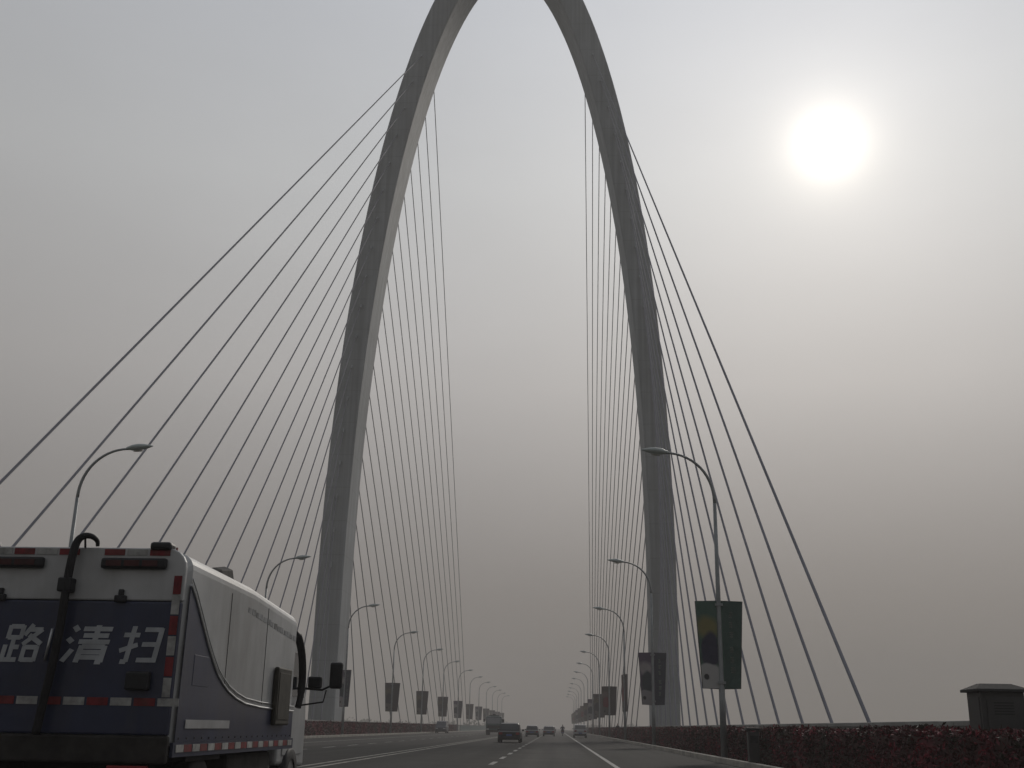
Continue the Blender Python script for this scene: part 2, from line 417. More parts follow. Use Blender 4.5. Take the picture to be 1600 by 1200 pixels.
# ------------------------------------------------------------------ parapets
def parapet(s, label, half=17.15):
    x = CX + s * half
    root = thing('bridge_parapet', (x, 0, 0.16), label, 'parapet')
    wall = MB(); y = 12.0
    base = MB().box(-0.09, 0.09, y, 540, 0.0, 1.24).build('wall_panel', M_PARA, root)
    cop = None
    while y < 330:
        L = 6.0
        if cop is None:
            cop = MB().box(-0.15, 0.15, 0.012, L - 0.012, 1.243, 1.375).build('coping_stone', M_PARA, root, bevel=0.02)
            cop.location = (0, y, 0)
        else:
            c = cop.copy(); col.objects.link(c); c.parent = root; c.location = (0, y, random.uniform(-0.004, 0.004))
        y += L
    MB().box(-0.15, 0.15, y + 0.01, 540, 1.243, 1.375).build('coping_run', M_PARA, root)
    return root
parapet(1, 'grey concrete parapet behind the right hedge')
parapet(-1, 'grey concrete parapet behind the left hedge')

# ------------------------------------------------------------------ pylon and cables
YT = 130.0
DEPTH = 6.3
def arch_outer(t):
    """t = 0 at the springing of the curve, pi/2 at the crown"""
    return 21.25 * math.cos(t), 15.6 + 95.0 * math.sin(t)
def arch_profile(n=44):
    o = [(21.2, -9.2), (21.25, 2.0), (21.25, 9.0)]; i_ = [(18.2, -9.2), (18.22, 2.0), (18.24, 9.0)]
    for k in range(n + 1):
        t = math.pi / 2 * k / n
        x, z = arch_outer(t)
        nx, nz = 95.0 * math.cos(t), 21.25 * math.sin(t); L = math.hypot(nx, nz)
        w = 3.02 + 0.1 * math.sin(t)
        o.append((x, z)); i_.append((max(x - nx / L * w, 0.0) if k < n else 0.0, z - nz / L * w))
    return o, i_
po, pi_ = arch_profile()
pylon = thing('bridge_pylon', (CX, YT, 0), 'tall grey concrete arch pylon straddling the bridge with fans of stay cables', 'bridge pylon')
rings = []
def ring(a, b, s):
    ch = 0.16
    ax, az = a; bx, bz = b
    d = Vector((bx - ax, bz - az)); L = d.length; d /= L
    def P(t, y): return (s * (ax + d.x * t), y, az + d.y * t)
    return [P(0, ch), P(ch, 0), P(L - ch, 0), P(L, ch), P(L, DEPTH - ch), P(L - ch, DEPTH), P(ch, DEPTH), P(0, DEPTH - ch)]
for a, b in zip(po, pi_): rings.append(ring(a, b, -1))
for a, b in list(zip(po, pi_))[::-1][1:]: rings.append(ring(a, b, 1))
arch = MB().loft(rings, smooth=False).build('arch', M_CONC, pylon)
for s in (-1, 1):
    MB().box(s * 19.7 - 2.6, s * 19.7 + 2.6, -1.2, DEPTH + 1.2, -9.0, -5.0).build('footing', M_CONC, pylon, bevel=0.15)
def leg_centre(z):
    best = None
    for (a, b), (c, d) in zip(zip(po, pi_), list(zip(po, pi_))[1:]):
        za, zc = (a[1] + b[1]) / 2, (c[1] + d[1]) / 2
        if za <= z <= zc:
            t = (z - za) / (zc - za)
            return (a[0] + b[0]) / 2 * (1 - t) + (c[0] + d[0]) / 2 * t
    return 0
for s in (-1, 1):
    for i in range(18):
        za = 89.5 - 4.1 * i
        xa = s * leg_centre(za)
        for near in (True, False):
            if near:
                A = Vector((xa, 0.10, za)); B = Vector((s * (17.45 if s > 0 else 17.8), (35.9 if s > 0 else 34.0) + 5.12 * i - YT, -0.1))
            else:
                A = Vector((xa - s * 0.9, DEPTH - 0.10, za)); B = Vector((s * (16.8 if s > 0 else 17.3), 316.0 - 10.3 * i - YT, -0.1))
            cb = MB().tube([A, B], 0.066 if near else 0.058, 8).build('stay_cable', M_CABLE, pylon, recalc=False)
            d = (A - B).normalized()
            MB().tube([B + d * 0.1, B + d * 1.25], 0.13, 10).build('anchor_sleeve', M_STEEL, cb, recalc=False)
            MB().tube([A - d * 0.25, A - d * 0.95], [0.16, 0.11], 8).build('anchor_collar', M_CONC, cb, recalc=False)
# ------------------------------------------------------------------ lamp posts
ORD = ['nearest', 'second', 'third', 'fourth', 'fifth', 'sixth', 'seventh', 'eighth', 'ninth', 'tenth', 'eleventh', 'twelfth', 'thirteenth']
def make_lamp():
    root = thing('street_lamp', (0, 0, 0), '', 'street lamp', 'lamp posts along both kerbs')
    MB().tube([(0, 0, 0), (0, 0, 2.75), (0, 0, 2.80), (0, 0, 6.4), (0, 0, 10.4)], [0.135, 0.125, 0.105, 0.095, 0.075], 12).build('post', M_STEEL, root)
    MB().box(-0.22, 0.22, -0.22, 0.22, 0.0, 0.03).build('base_plate', M_STEEL, root)
    MB().box(-0.05, 0.05, -0.15, -0.11, 0.5, 0.85).build('service_hatch', M_STEEL, root)
    pts = [(0, 0, 10.4)]
    for k in range(1, 15):
        t = k / 14
        a = math.pi / 2 * t
        pts.append((2.05 * (1 - math.cos(a)) ** 1.06, 0, 10.4 + 2.22 * math.sin(a)))
    MB().tube(pts, [0.072 - 0.022 * k / 14 for k in range(15)], 10).build('curved_arm', M_STEEL, root)
    hr = []
    prof = [(0.0, 0.06, 0.06), (0.08, 0.09, 0.085), (0.28, 0.19, 0.145), (0.54, 0.225, 0.165), (0.80, 0.185, 0.13), (1.04, 0.10, 0.07), (1.20, 0.02, 0.018)]
    for t, w, h in prof:
        x = 1.92 + t; z = 12.64 + 0.10 * t
        hr.append([(x, w * math.cos(2 * math.pi * k / 14), z + (h if math.sin(2 * math.pi * k / 14) > 0 else h * 0.8) * math.sin(2 * math.pi * k / 14)) for k in range(14)])
    hd = MB().loft(hr).build('lamp_head', M_LAMP, root)
    lr = []
    for t, w in ((0.0, 0.02), (0.06, 0.10), (0.2, 0.135), (0.34, 0.11), (0.42, 0.02)):
        lr.append([(2.26 + t, w * math.cos(2 * math.pi * k / 10), 12.535 + 0.08 * t - 0.02 + 0.02 * math.sin(2 * math.pi * k / 10)) for k in range(10)])
    MB().loft(lr).build('lens', M_LENS, hd)
    return root
def banner_material(name, bgc, yel, darkc, pale, side, flip):
    m = bpy.data.materials.new(name); m.use_nodes = True
    nt = m.node_tree; b = nt.nodes['Principled BSDF']; b.inputs['Roughness'].default_value = 0.55
    b.inputs['Specular IOR Level'].default_value = 0.2
    t = nt.nodes.new('ShaderNodeTexCoord'); sp = nt.nodes.new('ShaderNodeSeparateXYZ')
    nz = nt.nodes.new('ShaderNodeTexNoise'); nz.inputs['Scale'].default_value = 1.3; nz.inputs['Detail'].default_value = 3
    nt.links.new(t.outputs['Object'], nz.inputs['Vector'])
    vm = nt.nodes.new('ShaderNodeVectorMath'); vm.operation = 'MULTIPLY_ADD'
    nt.links.new(nz.outputs['Color'], vm.inputs[0]); vm.inputs[1].default_value = (0.35, 0.0, 0.35); nt.links.new(t.outputs['Object'], vm.inputs[2])
    nt.links.new(vm.outputs[0], sp.inputs[0])
    def mth(op, a, bb=None):
        n = nt.nodes.new('ShaderNodeMath'); n.operation = op
        for i, v in enumerate((a, bb)):
            if v is None: continue
            if isinstance(v, (int, float)): n.inputs[i].default_value = v
            else: nt.links.new(v, n.inputs[i])
        return n.outputs[0]
    def blob(cx, cz, rx, rz, soft=0.12):
        dx = mth('DIVIDE', mth('SUBTRACT', sp.outputs[0], cx + 0.17), rx); dz = mth('DIVIDE', mth('SUBTRACT', sp.outputs[2], cz + 0.17), rz)
        d = mth('SQRT', mth('ADD', mth('MULTIPLY', dx, dx), mth('MULTIPLY', dz, dz)))
        mr = nt.nodes.new('ShaderNodeMapRange'); mr.inputs['From Min'].default_value = 1 + soft; mr.inputs['From Max'].default_value = 1 - soft
        nt.links.new(d, mr.inputs['Value']); return mr.outputs[0]
    cur = None
    def over(fac, c):
        nonlocal cur
        mx = nt.nodes.new('ShaderNodeMix'); mx.data_type = 'RGBA'
        if cur is None: mx.inputs[6].default_value = (*bgc, 1)
        else: nt.links.new(cur, mx.inputs[6])
        mx.inputs[7].default_value = (*c, 1); nt.links.new(fac, mx.inputs['Factor']); cur = mx.outputs[2]
    f_ = -1 if flip else 1
    over(blob(f_ * -0.50, 2.45, 0.45, 0.42, 0.35), yel)
    over(blob(f_ * -0.42, 1.55, 0.36, 0.72, 0.15), darkc)
    over(blob(f_ * -0.50, 0.40, 0.55, 0.62, 0.08), pale)
    over(blob(f_ * -0.62, 0.42, 0.11, 0.13, 0.2), (0.03, 0.03, 0.035))
    over(mth('GREATER_THAN', mth('MULTIPLY', sp.outputs[0], f_), 0.17 + 0.14), side)
    nt.links.new(cur, b.inputs['Base Color'])
    wv = nt.nodes.new('ShaderNodeTexNoise'); wv.inputs['Scale'].default_value = 1.6; nt.links.new(t.outputs['Object'], wv.inputs['Vector'])
    bp = nt.nodes.new('ShaderNodeBump'); bp.inputs['Strength'].default_value = 0.5; bp.inputs['Distance'].default_value = 0.12
    nt.links.new(wv.outputs['Fac'], bp.inputs['Height']); nt.links.new(bp.outputs[0], b.inputs['Normal'])
    return m
M_POST = {
 'green': banner_material('poster_green', (0.050, 0.105, 0.082), (0.17, 0.155, 0.060), (0.024, 0.027, 0.055), (0.36, 0.36, 0.36), (0.034, 0.072, 0.062), False),
 'violet': banner_material('poster_violet', (0.085, 0.062, 0.105), (0.27, 0.25, 0.26), (0.030, 0.045, 0.055), (0.22, 0.21, 0.22), (0.034, 0.040, 0.058), False),
 'red': banner_material('poster_red', (0.085, 0.065, 0.062), (0.14, 0.10, 0.09), (0.16, 0.035, 0.045), (0.12, 0.11, 0.10), (0.050, 0.042, 0.045), False),
 'grey': banner_material('poster_grey', (0.095, 0.085, 0.085), (0.12, 0.11, 0.085), (0.055, 0.050, 0.060), (0.13, 0.12, 0.11), (0.075, 0.068, 0.072), False),
}
M_BACK = mat('banner_frame', (0.06, 0.06, 0.065), rough=0.5, scale=3, var=0.1)
M_MARKS = mat('banner_print', (0.115, 0.135, 0.12), rough=0.6, scale=8, var=0.2)
def make_banner(kind, marks=True):
    """a double-wing board, wider at the top, clipped round the post; origin at the post, bottom edge z = 2.72"""
    root = thing('lamp_banner', (0, 0, 0), '', 'banner', 'advertising boards on the lamp posts')
    hb, ht, H = 0.76, 0.965, 3.52
    for s, nm in ((-1, 'poster_wing'), (1, 'poster_wing')):
        poly = [(s * 0.10, 0), (s * hb, 0), (s * ht, H), (s * 0.10, H)]
        w = MB().prism(poly, 'y', -0.035, 0.035).build(nm, M_POST[kind], root)
        w.location = (0, 0, 2.72)
        e = MB().tube([(s * 0.10, 0, 0), (s * hb, 0, 0), (s * ht, 0, H), (s * 0.10, 0, H)], 0.035, 6).build('edge_frame', M_BACK, w)
    for z in (2.9, 6.05): MB().box(-0.16, 0.16, -0.13, 0.13, z, z + 0.10).build('clamp', M_STEEL, root)
    if marks:
        rnd = random.Random(kind)
        for k in range(6):
            zc = 2.72 + 2.85 - k * 0.40 - (0.22 if k > 2 else 0)
            b = MB()
            for q in range(3): b.box(0.40, 0.40 + rnd.uniform(0.12, 0.22), -0.041, -0.036, zc + q * 0.09, zc + q * 0.09 + 0.045)
            b.box(0.47, 0.51, -0.041, -0.036, zc - 0.02, zc + 0.24)
            b.build('printed_mark', M_MARKS, root)
    return root
lamp0 = make_lamp(); lamp_used = False
protos = {k: make_banner(k, marks=(k in ('green', 'violet'))) for k in M_POST}
b_used = set()
def place_banner(kind, x, y, rz, label):
    o = protos[kind] if kind not in b_used else copy_tree(protos[kind])
    b_used.add(kind)
    o.location = (x, y, 0.13); o.rotation_euler = (0, 0, rz); o['label'] = label
    return o
right_kinds = ['green', 'violet', 'red', 'red', 'grey', 'violet', 'grey', 'red', 'grey', 'violet', 'grey', 'red', 'grey']
left_kinds = ['grey', 'grey', 'violet', 'grey', 'grey', 'grey', 'violet', 'grey', 'violet', 'grey', 'grey', 'grey', 'grey']
for s, side, kinds in ((1, 'right', right_kinds), (-1, 'left', left_kinds)):
    for k in range(13):
        x = CX + s * 13.96; y = 46.8 + 33.05 * k
        o = lamp0 if not lamp_used else copy_tree(lamp0)
        lamp_used = True
        o.location = (x, y, 0.13); o.rotation_euler = (0, 0, math.pi if s > 0 else 0)
        o['label'] = f'curved grey street lamp behind the {side} kerb, {ORD[k]} along that side'
        rz = random.uniform(-0.12, 0.12)
        if s > 0 and k == 2: rz = R(-76)
        if s < 0 and k == 2: rz = R(-46)
        if s > 0 and k < 2: rz = 0.0
        place_banner(kinds[k], x, y, rz, f'{kinds[k] if kinds[k] != "violet" else "dark violet"} two-wing banner clamped to the {ORD[k]} lamp post on the {side}')

# ------------------------------------------------------------------ road sweeper truck
def tyre_wheel(parent, x, y, r, w, inner=0.58):
    t = MB()
    prof = [(-w / 2, r * 0.62), (-w / 2, r * 0.92), (-w / 2 + 0.03, r), (w / 2 - 0.03, r), (w / 2, r * 0.92), (w / 2, r * 0.62)]
    n = 24
    t.loft([[(px, pr * math.cos(2 * math.pi * k / n), pr * math.sin(2 * math.pi * k / n)) for k in range(n)] for px, pr in prof], caps=False)
    wh = t.build('wheel', M_BLACK, parent); wh.location = (x, y, r)
    d = MB()
    prof = [(-w / 2 + 0.02, r * 0.63), (-w * 0.15, r * 0.5), (-w * 0.15, r * 0.2), (-w * 0.35, r * 0.17), (-w * 0.35, 0.01)]
    prof = prof + [(-px, pr) for px, pr in prof[::-1]]
    d.loft([[(px, pr * math.cos(2 * math.pi * k / n), pr * math.sin(2 * math.pi * k / n)) for k in range(n)] for px, pr in prof])
    d.build('rim', M_RIM, wh)
    return wh
def rounded_section(hw, z0, z1, r, n=5):
    pts = [(-hw, z0), (hw, z0)]
    pts += arc(hw - r, z1 - r, r, 0, 90, n) + arc(-hw + r, z1 - r, r, 90, 180, n)
    return pts
TW = 1.285
tr = thing('sweeper_truck', (-5.03, 11.05, 0), 'white and blue road sweeper truck with black hose and lettered tailgate', 'truck')
body = MB()
for y_, zt in ((0.03, 2.86), (0.30, 2.87), (2.6, 2.83), (5.05, 2.70)):
    pass
secs = []
for y_, zt, hw in ((0.06, 2.80, TW - 0.05), (0.16, 2.86, TW), (2.6, 2.83, TW), (4.95, 2.70, TW), (5.05, 2.62, TW - 0.06)):
    secs.append([(px, y_, pz) for px, pz in rounded_section(hw, 0.98, zt, 0.17)])
body.loft(secs, smooth=False).build('body_shell', M_WHITE, tr, bevel=0.02)
CURVE = [(0.12, 2.52), (0.30, 2.40), (0.52, 2.23), (0.82, 1.99), (1.08, 1.81), (1.28, 1.69), (1.5, 1.60), (1.75, 1.52), (2.1, 1.45), (2.5, 1.40), (3.2, 1.37), (4.2, 1.355), (5.04, 1.35)]
for s in (-1, 1):
    x0 = s * (TW + 0.001)
    v = []; f = []
    poly = [(0.10, 1.00)] + CURVE + [(5.04, 1.00)]
    p = MB().prism(poly, 'x', *sorted((x0, x0 + s * 0.008))).build('blue_side_panel', M_BLUE, tr)
    MB().tube([(x0 + s * 0.012, a, b + 0.012) for a, b in CURVE], 0.014, 6).build('silver_trim', M_SILVER, p)
    MB().tube([(x0 + s * 0.010, a + 0.03, b + 0.075) for a, b in CURVE], 0.008, 6).build('silver_trim', M_SILVER, p)
    MB().box(*sorted((x0 + s * 0.010, x0 + s * 0.018)), 0.35, 1.9, 1.13, 1.215).build('number_strip', M_SILVER, p)
    # side marker strip: alternating reflective plates
    MB().box(*sorted((x0 - s * 0.02, x0 + s * 0.012)), 0.06, 5.15, 0.86, 0.997).build('side_skirt', M_BLUE, tr)
    y = 0.13; k = 0
    while y < 5.05:
        m = M_WHITE_REF if k % 2 == 0 else M_RED_REF
        MB().box(*sorted((x0 + s * 0.013, x0 + s * 0.020)), y, y + 0.235, 0.905, 0.975).build('reflector', m, tr); y += 0.27 if k % 2 else 0.25; k += 1
    lv = MB().box(*sorted((x0 + s * 0.01, x0 + s * 0.075)), 3.80, 4.55, 1.17, 1.91).build('intake_box', M_BROWN, tr, bevel=0.02)
    MB().box(*sorted((x0 + s * 0.076, x0 + s * 0.082)), 3.86, 4.49, 1.24, 1.84).build('panel', M_BROWN, lv, bevel=0.004)
    MB().box(*sorted((x0 + s * 0.002, x0 + s * 0.012)), 0.45, 0.98, 1.55, 1.86).build('side_hatch', M_BLUE, tr, bevel=0.004)
# seams, rivets and the faded strip of print along the upper side
for s in (-1, 1):
    x0 = s * (TW + 0.001)
    for y_ in (1.62, 3.30):
        MB().box(*sorted((x0 - s * 0.004, x0 + s * 0.003)), y_ - 0.006, y_ + 0.006, 1.60 if y_ < 2 else 1.42, 2.62).build('panel_seam', M_CHASSIS, tr)
    for q in range(14):
        y_ = 2.35 + q * 0.185
        MB().box(*sorted((x0, x0 + s * 0.003)), y_, y_ + 0.12 + 0.03 * (q % 3), 2.475 - 0.012 * q, 2.535 - 0.012 * q + 0.01 * (q % 2)).build('faded_mark', M_FADED, tr)
    for q in range(20):
        y_ = 0.2 + q * 0.25
        MB().tube([(x0, y_, 1.035), (x0 + s * 0.014, y_, 1.035)], 0.012, 6).build('rivet', M_CHASSIS, tr)
# tailgate
tg = MB().box(-TW + 0.03, TW - 0.03, -0.02, 0.055, 1.06, 2.345).build('tailgate', M_BLUE, tr, bevel=0.02)
up = MB().prism(rounded_section(TW - 0.02, 2.352, 2.885, 0.20), 'y', -0.015, 0.055).build('upper_tailgate', M_WHITE, tr, bevel=0.015)
MB().box(-TW + 0.02, TW - 0.02, -0.03, 0.05, 0.80, 1.055).build('rear_apron', M_CHASSIS, tr, bevel=0.02)
for zc in (1.62, 1.98):
    pass
def plate(x0, x1, z0, z1, m, y=-0.026): return MB().box(x0, x1, y, y + 0.005, z0, z1).build('reflector', m, tr)
x = -TW + 0.06; k = 0
while x < TW - 0.1:
    plate(x, x + 0.21, 1.335, 1.41, M_WHITE_REF if k % 2 == 0 else M_RED_REF); x += 0.235; k += 1
z = 1.42; k = 0
while z < 2.5:
    plate(TW - 0.125, TW - 0.045, z, z + 0.185, M_WHITE_REF if k % 2 == 0 else M_RED_REF)
    plate(-TW + 0.045, -TW + 0.125, z, z + 0.185, M_WHITE_REF if k % 2 == 0 else M_RED_REF); z += 0.20; k += 1
x = -1.0; k = 1
while x < 1.0:
    if abs(x - 0.08) > 0.14: plate(x, x + 0.21, 2.805, 2.868, M_WHITE_REF if k % 2 == 0 else M_RED_REF, y=-0.022)
    x += 0.235; k += 1
for xa, xb in ((0.40, 1.08), (-1.02, -0.19)):
    lb = MB().box(xa, xb, -0.08, -0.016, 2.665, 2.775).build('light_bar', M_DARK, tr, bevel=0.025)
    for q in range(3):
        w = (xb - xa - 0.12) / 3
        MB().box(xa + 0.06 + q * w, xa + 0.03 + (q + 1) * w, -0.087, -0.081, 2.69, 2.75).build('lens', M_DKRED, lb)
MB().box(0.88, 1.10, -0.06, 0.12, 2.86, 2.945).build('corner_beacon', M_DARK, tr, bevel=0.03)
MB().box(-1.10, -0.74, -0.06, 0.12, 2.86, 2.935).build('corner_beacon', M_DARK, tr, bevel=0.03)
MB().tube([(1.13, 0.05, 2.78), (1.13, 0.05, 2.90)], 0.012, 6).build('marker_stalk', M_RED_REF, tr)
for xq in (0.64, -0.60):
    MB().box(xq - 0.06, xq + 0.06, -0.07, -0.016, 2.33, 2.40).build('hinge', M_DARK, tr, bevel=0.012)
    MB().box(xq - 0.025, xq + 0.025, -0.06, -0.016, 2.40, 2.46).build('hinge_pin', M_DARK, tr, bevel=0.008)
for xq in (0.92,):
    MB().box(xq - 0.12, xq + 0.12, -0.10, -0.022, 1.48, 1.66).build('latch_box', M_DARK, tr, bevel=0.02)
hose = [(0.310, 0.02, 2.90), (0.305, 0.0, 2.955), (0.265, -0.06, 2.99), (0.195, -0.09, 2.985), (0.140, -0.10, 2.92), (0.115, -0.11, 2.75), (0.105, -0.12, 2.5),
        (0.100, -0.12, 2.25), (0.090, -0.12, 1.95), (0.065, -0.12, 1.65), (0.030, -0.12, 1.35), (0.000, -0.12, 1.05)]
def smooth_path(p, n=5):
    out = []
    for i in range(len(p) - 1):
        a = Vector(p[max(i - 1, 0)]); b = Vector(p[i]); c = Vector(p[i + 1]); d = Vector(p[min(i + 2, len(p) - 1)])
        for k in range(n):
            t = k / n
            out.append(0.5 * ((2 * b) + (c - a) * t + (2 * a - 5 * b + 4 * c - d) * t * t + (3 * b - a - 3 * c + d) * t ** 3))
    out.append(Vector(p[-1])); return out
hp = smooth_path(hose)
hz = MB().tube(hp, [0.018 + 0.024 * min(1, i / 22) for i in range(len(hp))], 10).build('suction_hose', M_BLACK, tr)
MB().tube([(0.20, -0.02, 2.88), (0.20, -0.05, 2.975)], 0.012, 6).build('hose_bracket', M_BLACK, hz)
MB().box(0.02, 0.16, -0.16, -0.02, 2.42, 2.56).build('hose_clamp', M_DARK, hz, bevel=0.015)
MB().tube([(-0.045, -0.05, 1.75), (-0.01, -0.05, 2.06)], 0.014, 8).build('drain_pipe', M_SILVER, tr)
# lettering on the tailgate
STROKES = {   # block characters drawn on a 10 x 10 field, each stroke a bar from point to point
 'road': [(0.4, 9.6, 4.0, 9.6), (0.4, 6.6, 4.0, 6.6), (0.4, 9.9, 0.4, 6.3), (4.0, 9.9, 4.0, 6.3), (2.2, 6.5, 2.2, 0.6), (2.2, 4.0, 4.2, 4.0),
          (0.3, 4.6, 0.3, 0.6), (-0.2, 0.6, 4.4, 0.6), (6.6, 10.2, 4.9, 7.2), (5.9, 8.8, 9.6, 8.8), (9.6, 8.9, 5.0, 4.7), (6.2, 7.3, 10.2, 4.9),
          (5.8, 4.0, 9.4, 4.0), (5.8, 0.6, 9.4, 0.6), (5.8, 4.3, 5.8, 0.2), (9.4, 4.3, 9.4, 0.2)],
 'clear': [(0.9, 9.9, 2.0, 8.6), (0.2, 6.6, 1.4, 5.5), (1.9, 3.6, 0.4, 0.3), (3.2, 9.2, 9.8, 9.2), (3.6, 7.4, 9.4, 7.4), (2.9, 5.7, 10.0, 5.7), (6.5, 10.2, 6.5, 5.7),
           (3.9, 4.4, 9.2, 4.4), (3.9, 4.7, 3.6, 0.1), (9.2, 4.7, 9.2, 0.2), (4.0, 2.9, 9.0, 2.9), (3.9, 1.5, 9.0, 1.5), (8.0, 0.3, 9.4, 0.3)],
 'sweep': [(0.2, 7.7, 4.2, 7.7), (2.4, 10.1, 2.4, 0.4), (2.5, 0.5, 1.0, 0.5), (0.1, 3.4, 4.3, 5.1), (5.2, 9.2, 9.6, 9.2), (9.4, 9.6, 9.4, 0.4), (5.4, 5.2, 9.4, 5.2), (5.0, 1.0, 9.6, 1.0)],
}
def glyph(key, xa, xb, za, zb, parent):
    b = MB(); q = 0
    w, h = xb - xa, zb - za
    for x0, y0, x1, y1 in STROKES[key]:
        P0 = Vector((x0, y0)); P1 = Vector((x1, y1)); d = (P1 - P0).normalized(); n = Vector((-d.y, d.x)) * 0.62
        e = d * 0.0
        vs = []
        yf = -0.0245 - 0.0004 * (q % 7); q += 1
        cs = [P0 - e + n, P1 + e + n, P1 + e - n, P0 - e - n]
        for yy in (-0.0205, yf):
            for c in cs:
                vs.append((xa + (c.x / 10 + 0.17 * (c.y / 10 - 0.5)) * w, yy, za + c.y / 10 * h))
        b.add(vs, [(0, 1, 2, 3), (7, 6, 5, 4), (0, 4, 5, 1), (1, 5, 6, 2), (2, 6, 7, 3), (3, 7, 4, 0)])
    return b.build('lettering', M_LETTER, parent)
for key, xa, xb in (('road', -0.485, -0.125), ('clear', 0.13, 0.57), ('sweep', 0.69, 1.09)):
    glyph(key, xa, xb, 1.735, 2.095, tg)
# chassis, wheels, roof beacon
ch = MB(); 
for s in (-1, 1): ch.box(s * 0.42 - 0.06, s * 0.42 + 0.06, 0.2, 6.9, 0.62, 0.86)
ch.box(-0.36, 0.36, 0.5, 5.0, 0.55, 0.80)
ch.build('chassis', M_CHASSIS, tr)
MB().box(-1.12, 1.12, 0.05, 0.17, 0.42, 0.60).build('rear_bumper', M_CHASSIS, tr, bevel=0.02)
for s in (-1, 1):
    tl = MB().box(s * 0.9 - 0.2, s * 0.9 + 0.2, -0.05, 0.0, 0.62, 0.78).build('tail_light', M_TAIL, tr, bevel=0.01)
    for dx in (0.0, 0.26): tyre_wheel(tr, s * (1.06 - dx), 1.35, 0.43, 0.23)
    tyre_wheel(tr, s * 1.0, 5.95, 0.43, 0.24)
    MB().box(s * 1.05 - 0.16, s * 1.05 + 0.16, 0.75, 1.95, 0.80, 0.855).build('mudguard', M_BLACK, tr)
    MB().box(s * 0.88 - 0.30, s * 0.88 + 0.30, 2.4, 4.4, 0.42, 0.84).build('side_tank', M_CHASSIS, tr, bevel=0.05)
MB().loft([[(1.02 + dx * w, 1.42 + t * 0.95, 2.79 + dz * h) for dx, dz in ((-1, 0), (-0.8, 0.8), (0, 1), (0.8, 0.8), (1, 0))] for t, w, h in
           ((0, 0.05, 0.03), (0.25, 0.13, 0.13), (0.7, 0.13, 0.20), (1, 0.06, 0.06))], closed=True, smooth=False).build('roof_vent', M_CHASSIS, tr, bevel=0.015)
# cab
cab_prof = [(5.22, 0.62), (5.22, 2.42), (5.45, 2.50), (6.35, 2.46), (6.62, 2.28), (6.95, 1.50), (7.0, 1.20), (7.0, 0.55)]
cabm = MB(); cabm.prism(cab_prof, 'x', -1.06, 1.06)
cb = cabm.build('cab', M_WHITE, tr, bevel=0.06, segs=3)
MB().prism([(6.70, 2.20), (6.965, 1.56), (6.985, 1.56), (6.72, 2.20)], 'x', -0.95, 0.95).build('windscreen', M_GLASS, cb)
for s in (-1, 1):
    d = MB().prism([(5.50, 0.75), (5.50, 2.30), (6.40, 2.30), (6.75, 1.52), (6.75, 0.75)], 'x', *sorted((s * 1.061, s * 1.075))).build('door', M_WHITE, cb, bevel=0.006)
    MB().prism([(5.58, 1.58), (5.58, 2.22), (6.34, 2.22), (6.66, 1.58)], 'x', *sorted((s * 1.076, s * 1.082))).build('window', M_GLASS, d)
    MB().box(*sorted((s * 1.076, s * 1.10)), 5.56, 5.72, 1.38, 1.42).build('handle', M_DARK, d)
    MB().box(*sorted((s * 0.62, s * 1.0)), 6.985, 7.04, 0.78, 0.98).build('headlight', M_HEADL, cb, bevel=0.02)
    arm = MB().tube([(s * 1.06, 6.40, 1.72), (s * 1.40, 6.46, 1.70), (s * 1.56, 6.48, 1.78), (s * 1.58, 6.48, 1.95)], 0.018, 8).build('mirror_arm', M_BLACK, cb)
    MB().tube([(s * 1.06, 6.42, 1.46), (s * 1.42, 6.48, 1.52), (s * 1.46, 6.48, 1.70)], 0.013, 8).build('mirror_arm', M_BLACK, cb)
    MB().box(s * 1.60 - 0.10, s * 1.60 + 0.10, 6.44, 6.53, 1.72, 2.12).build('mirror', M_DARK, arm, bevel=0.035)
    MB().box(s * 1.28 - 0.11, s * 1.28 + 0.11, 6.42, 6.50, 1.72, 1.90).build('mirror', M_DARK, arm, bevel=0.03)
MB().tube(smooth_path([(1.16, 5.12, 2.50), (1.21, 5.30, 2.46), (1.24, 5.55, 2.22), (1.25, 5.68, 1.90), (1.24, 5.70, 1.6), (1.22, 5.66, 1.42)]), [0.03] * 6 + [0.06] * 14 + [0.05] * 6, 8).build('air_snorkel', M_BLACK, tr)

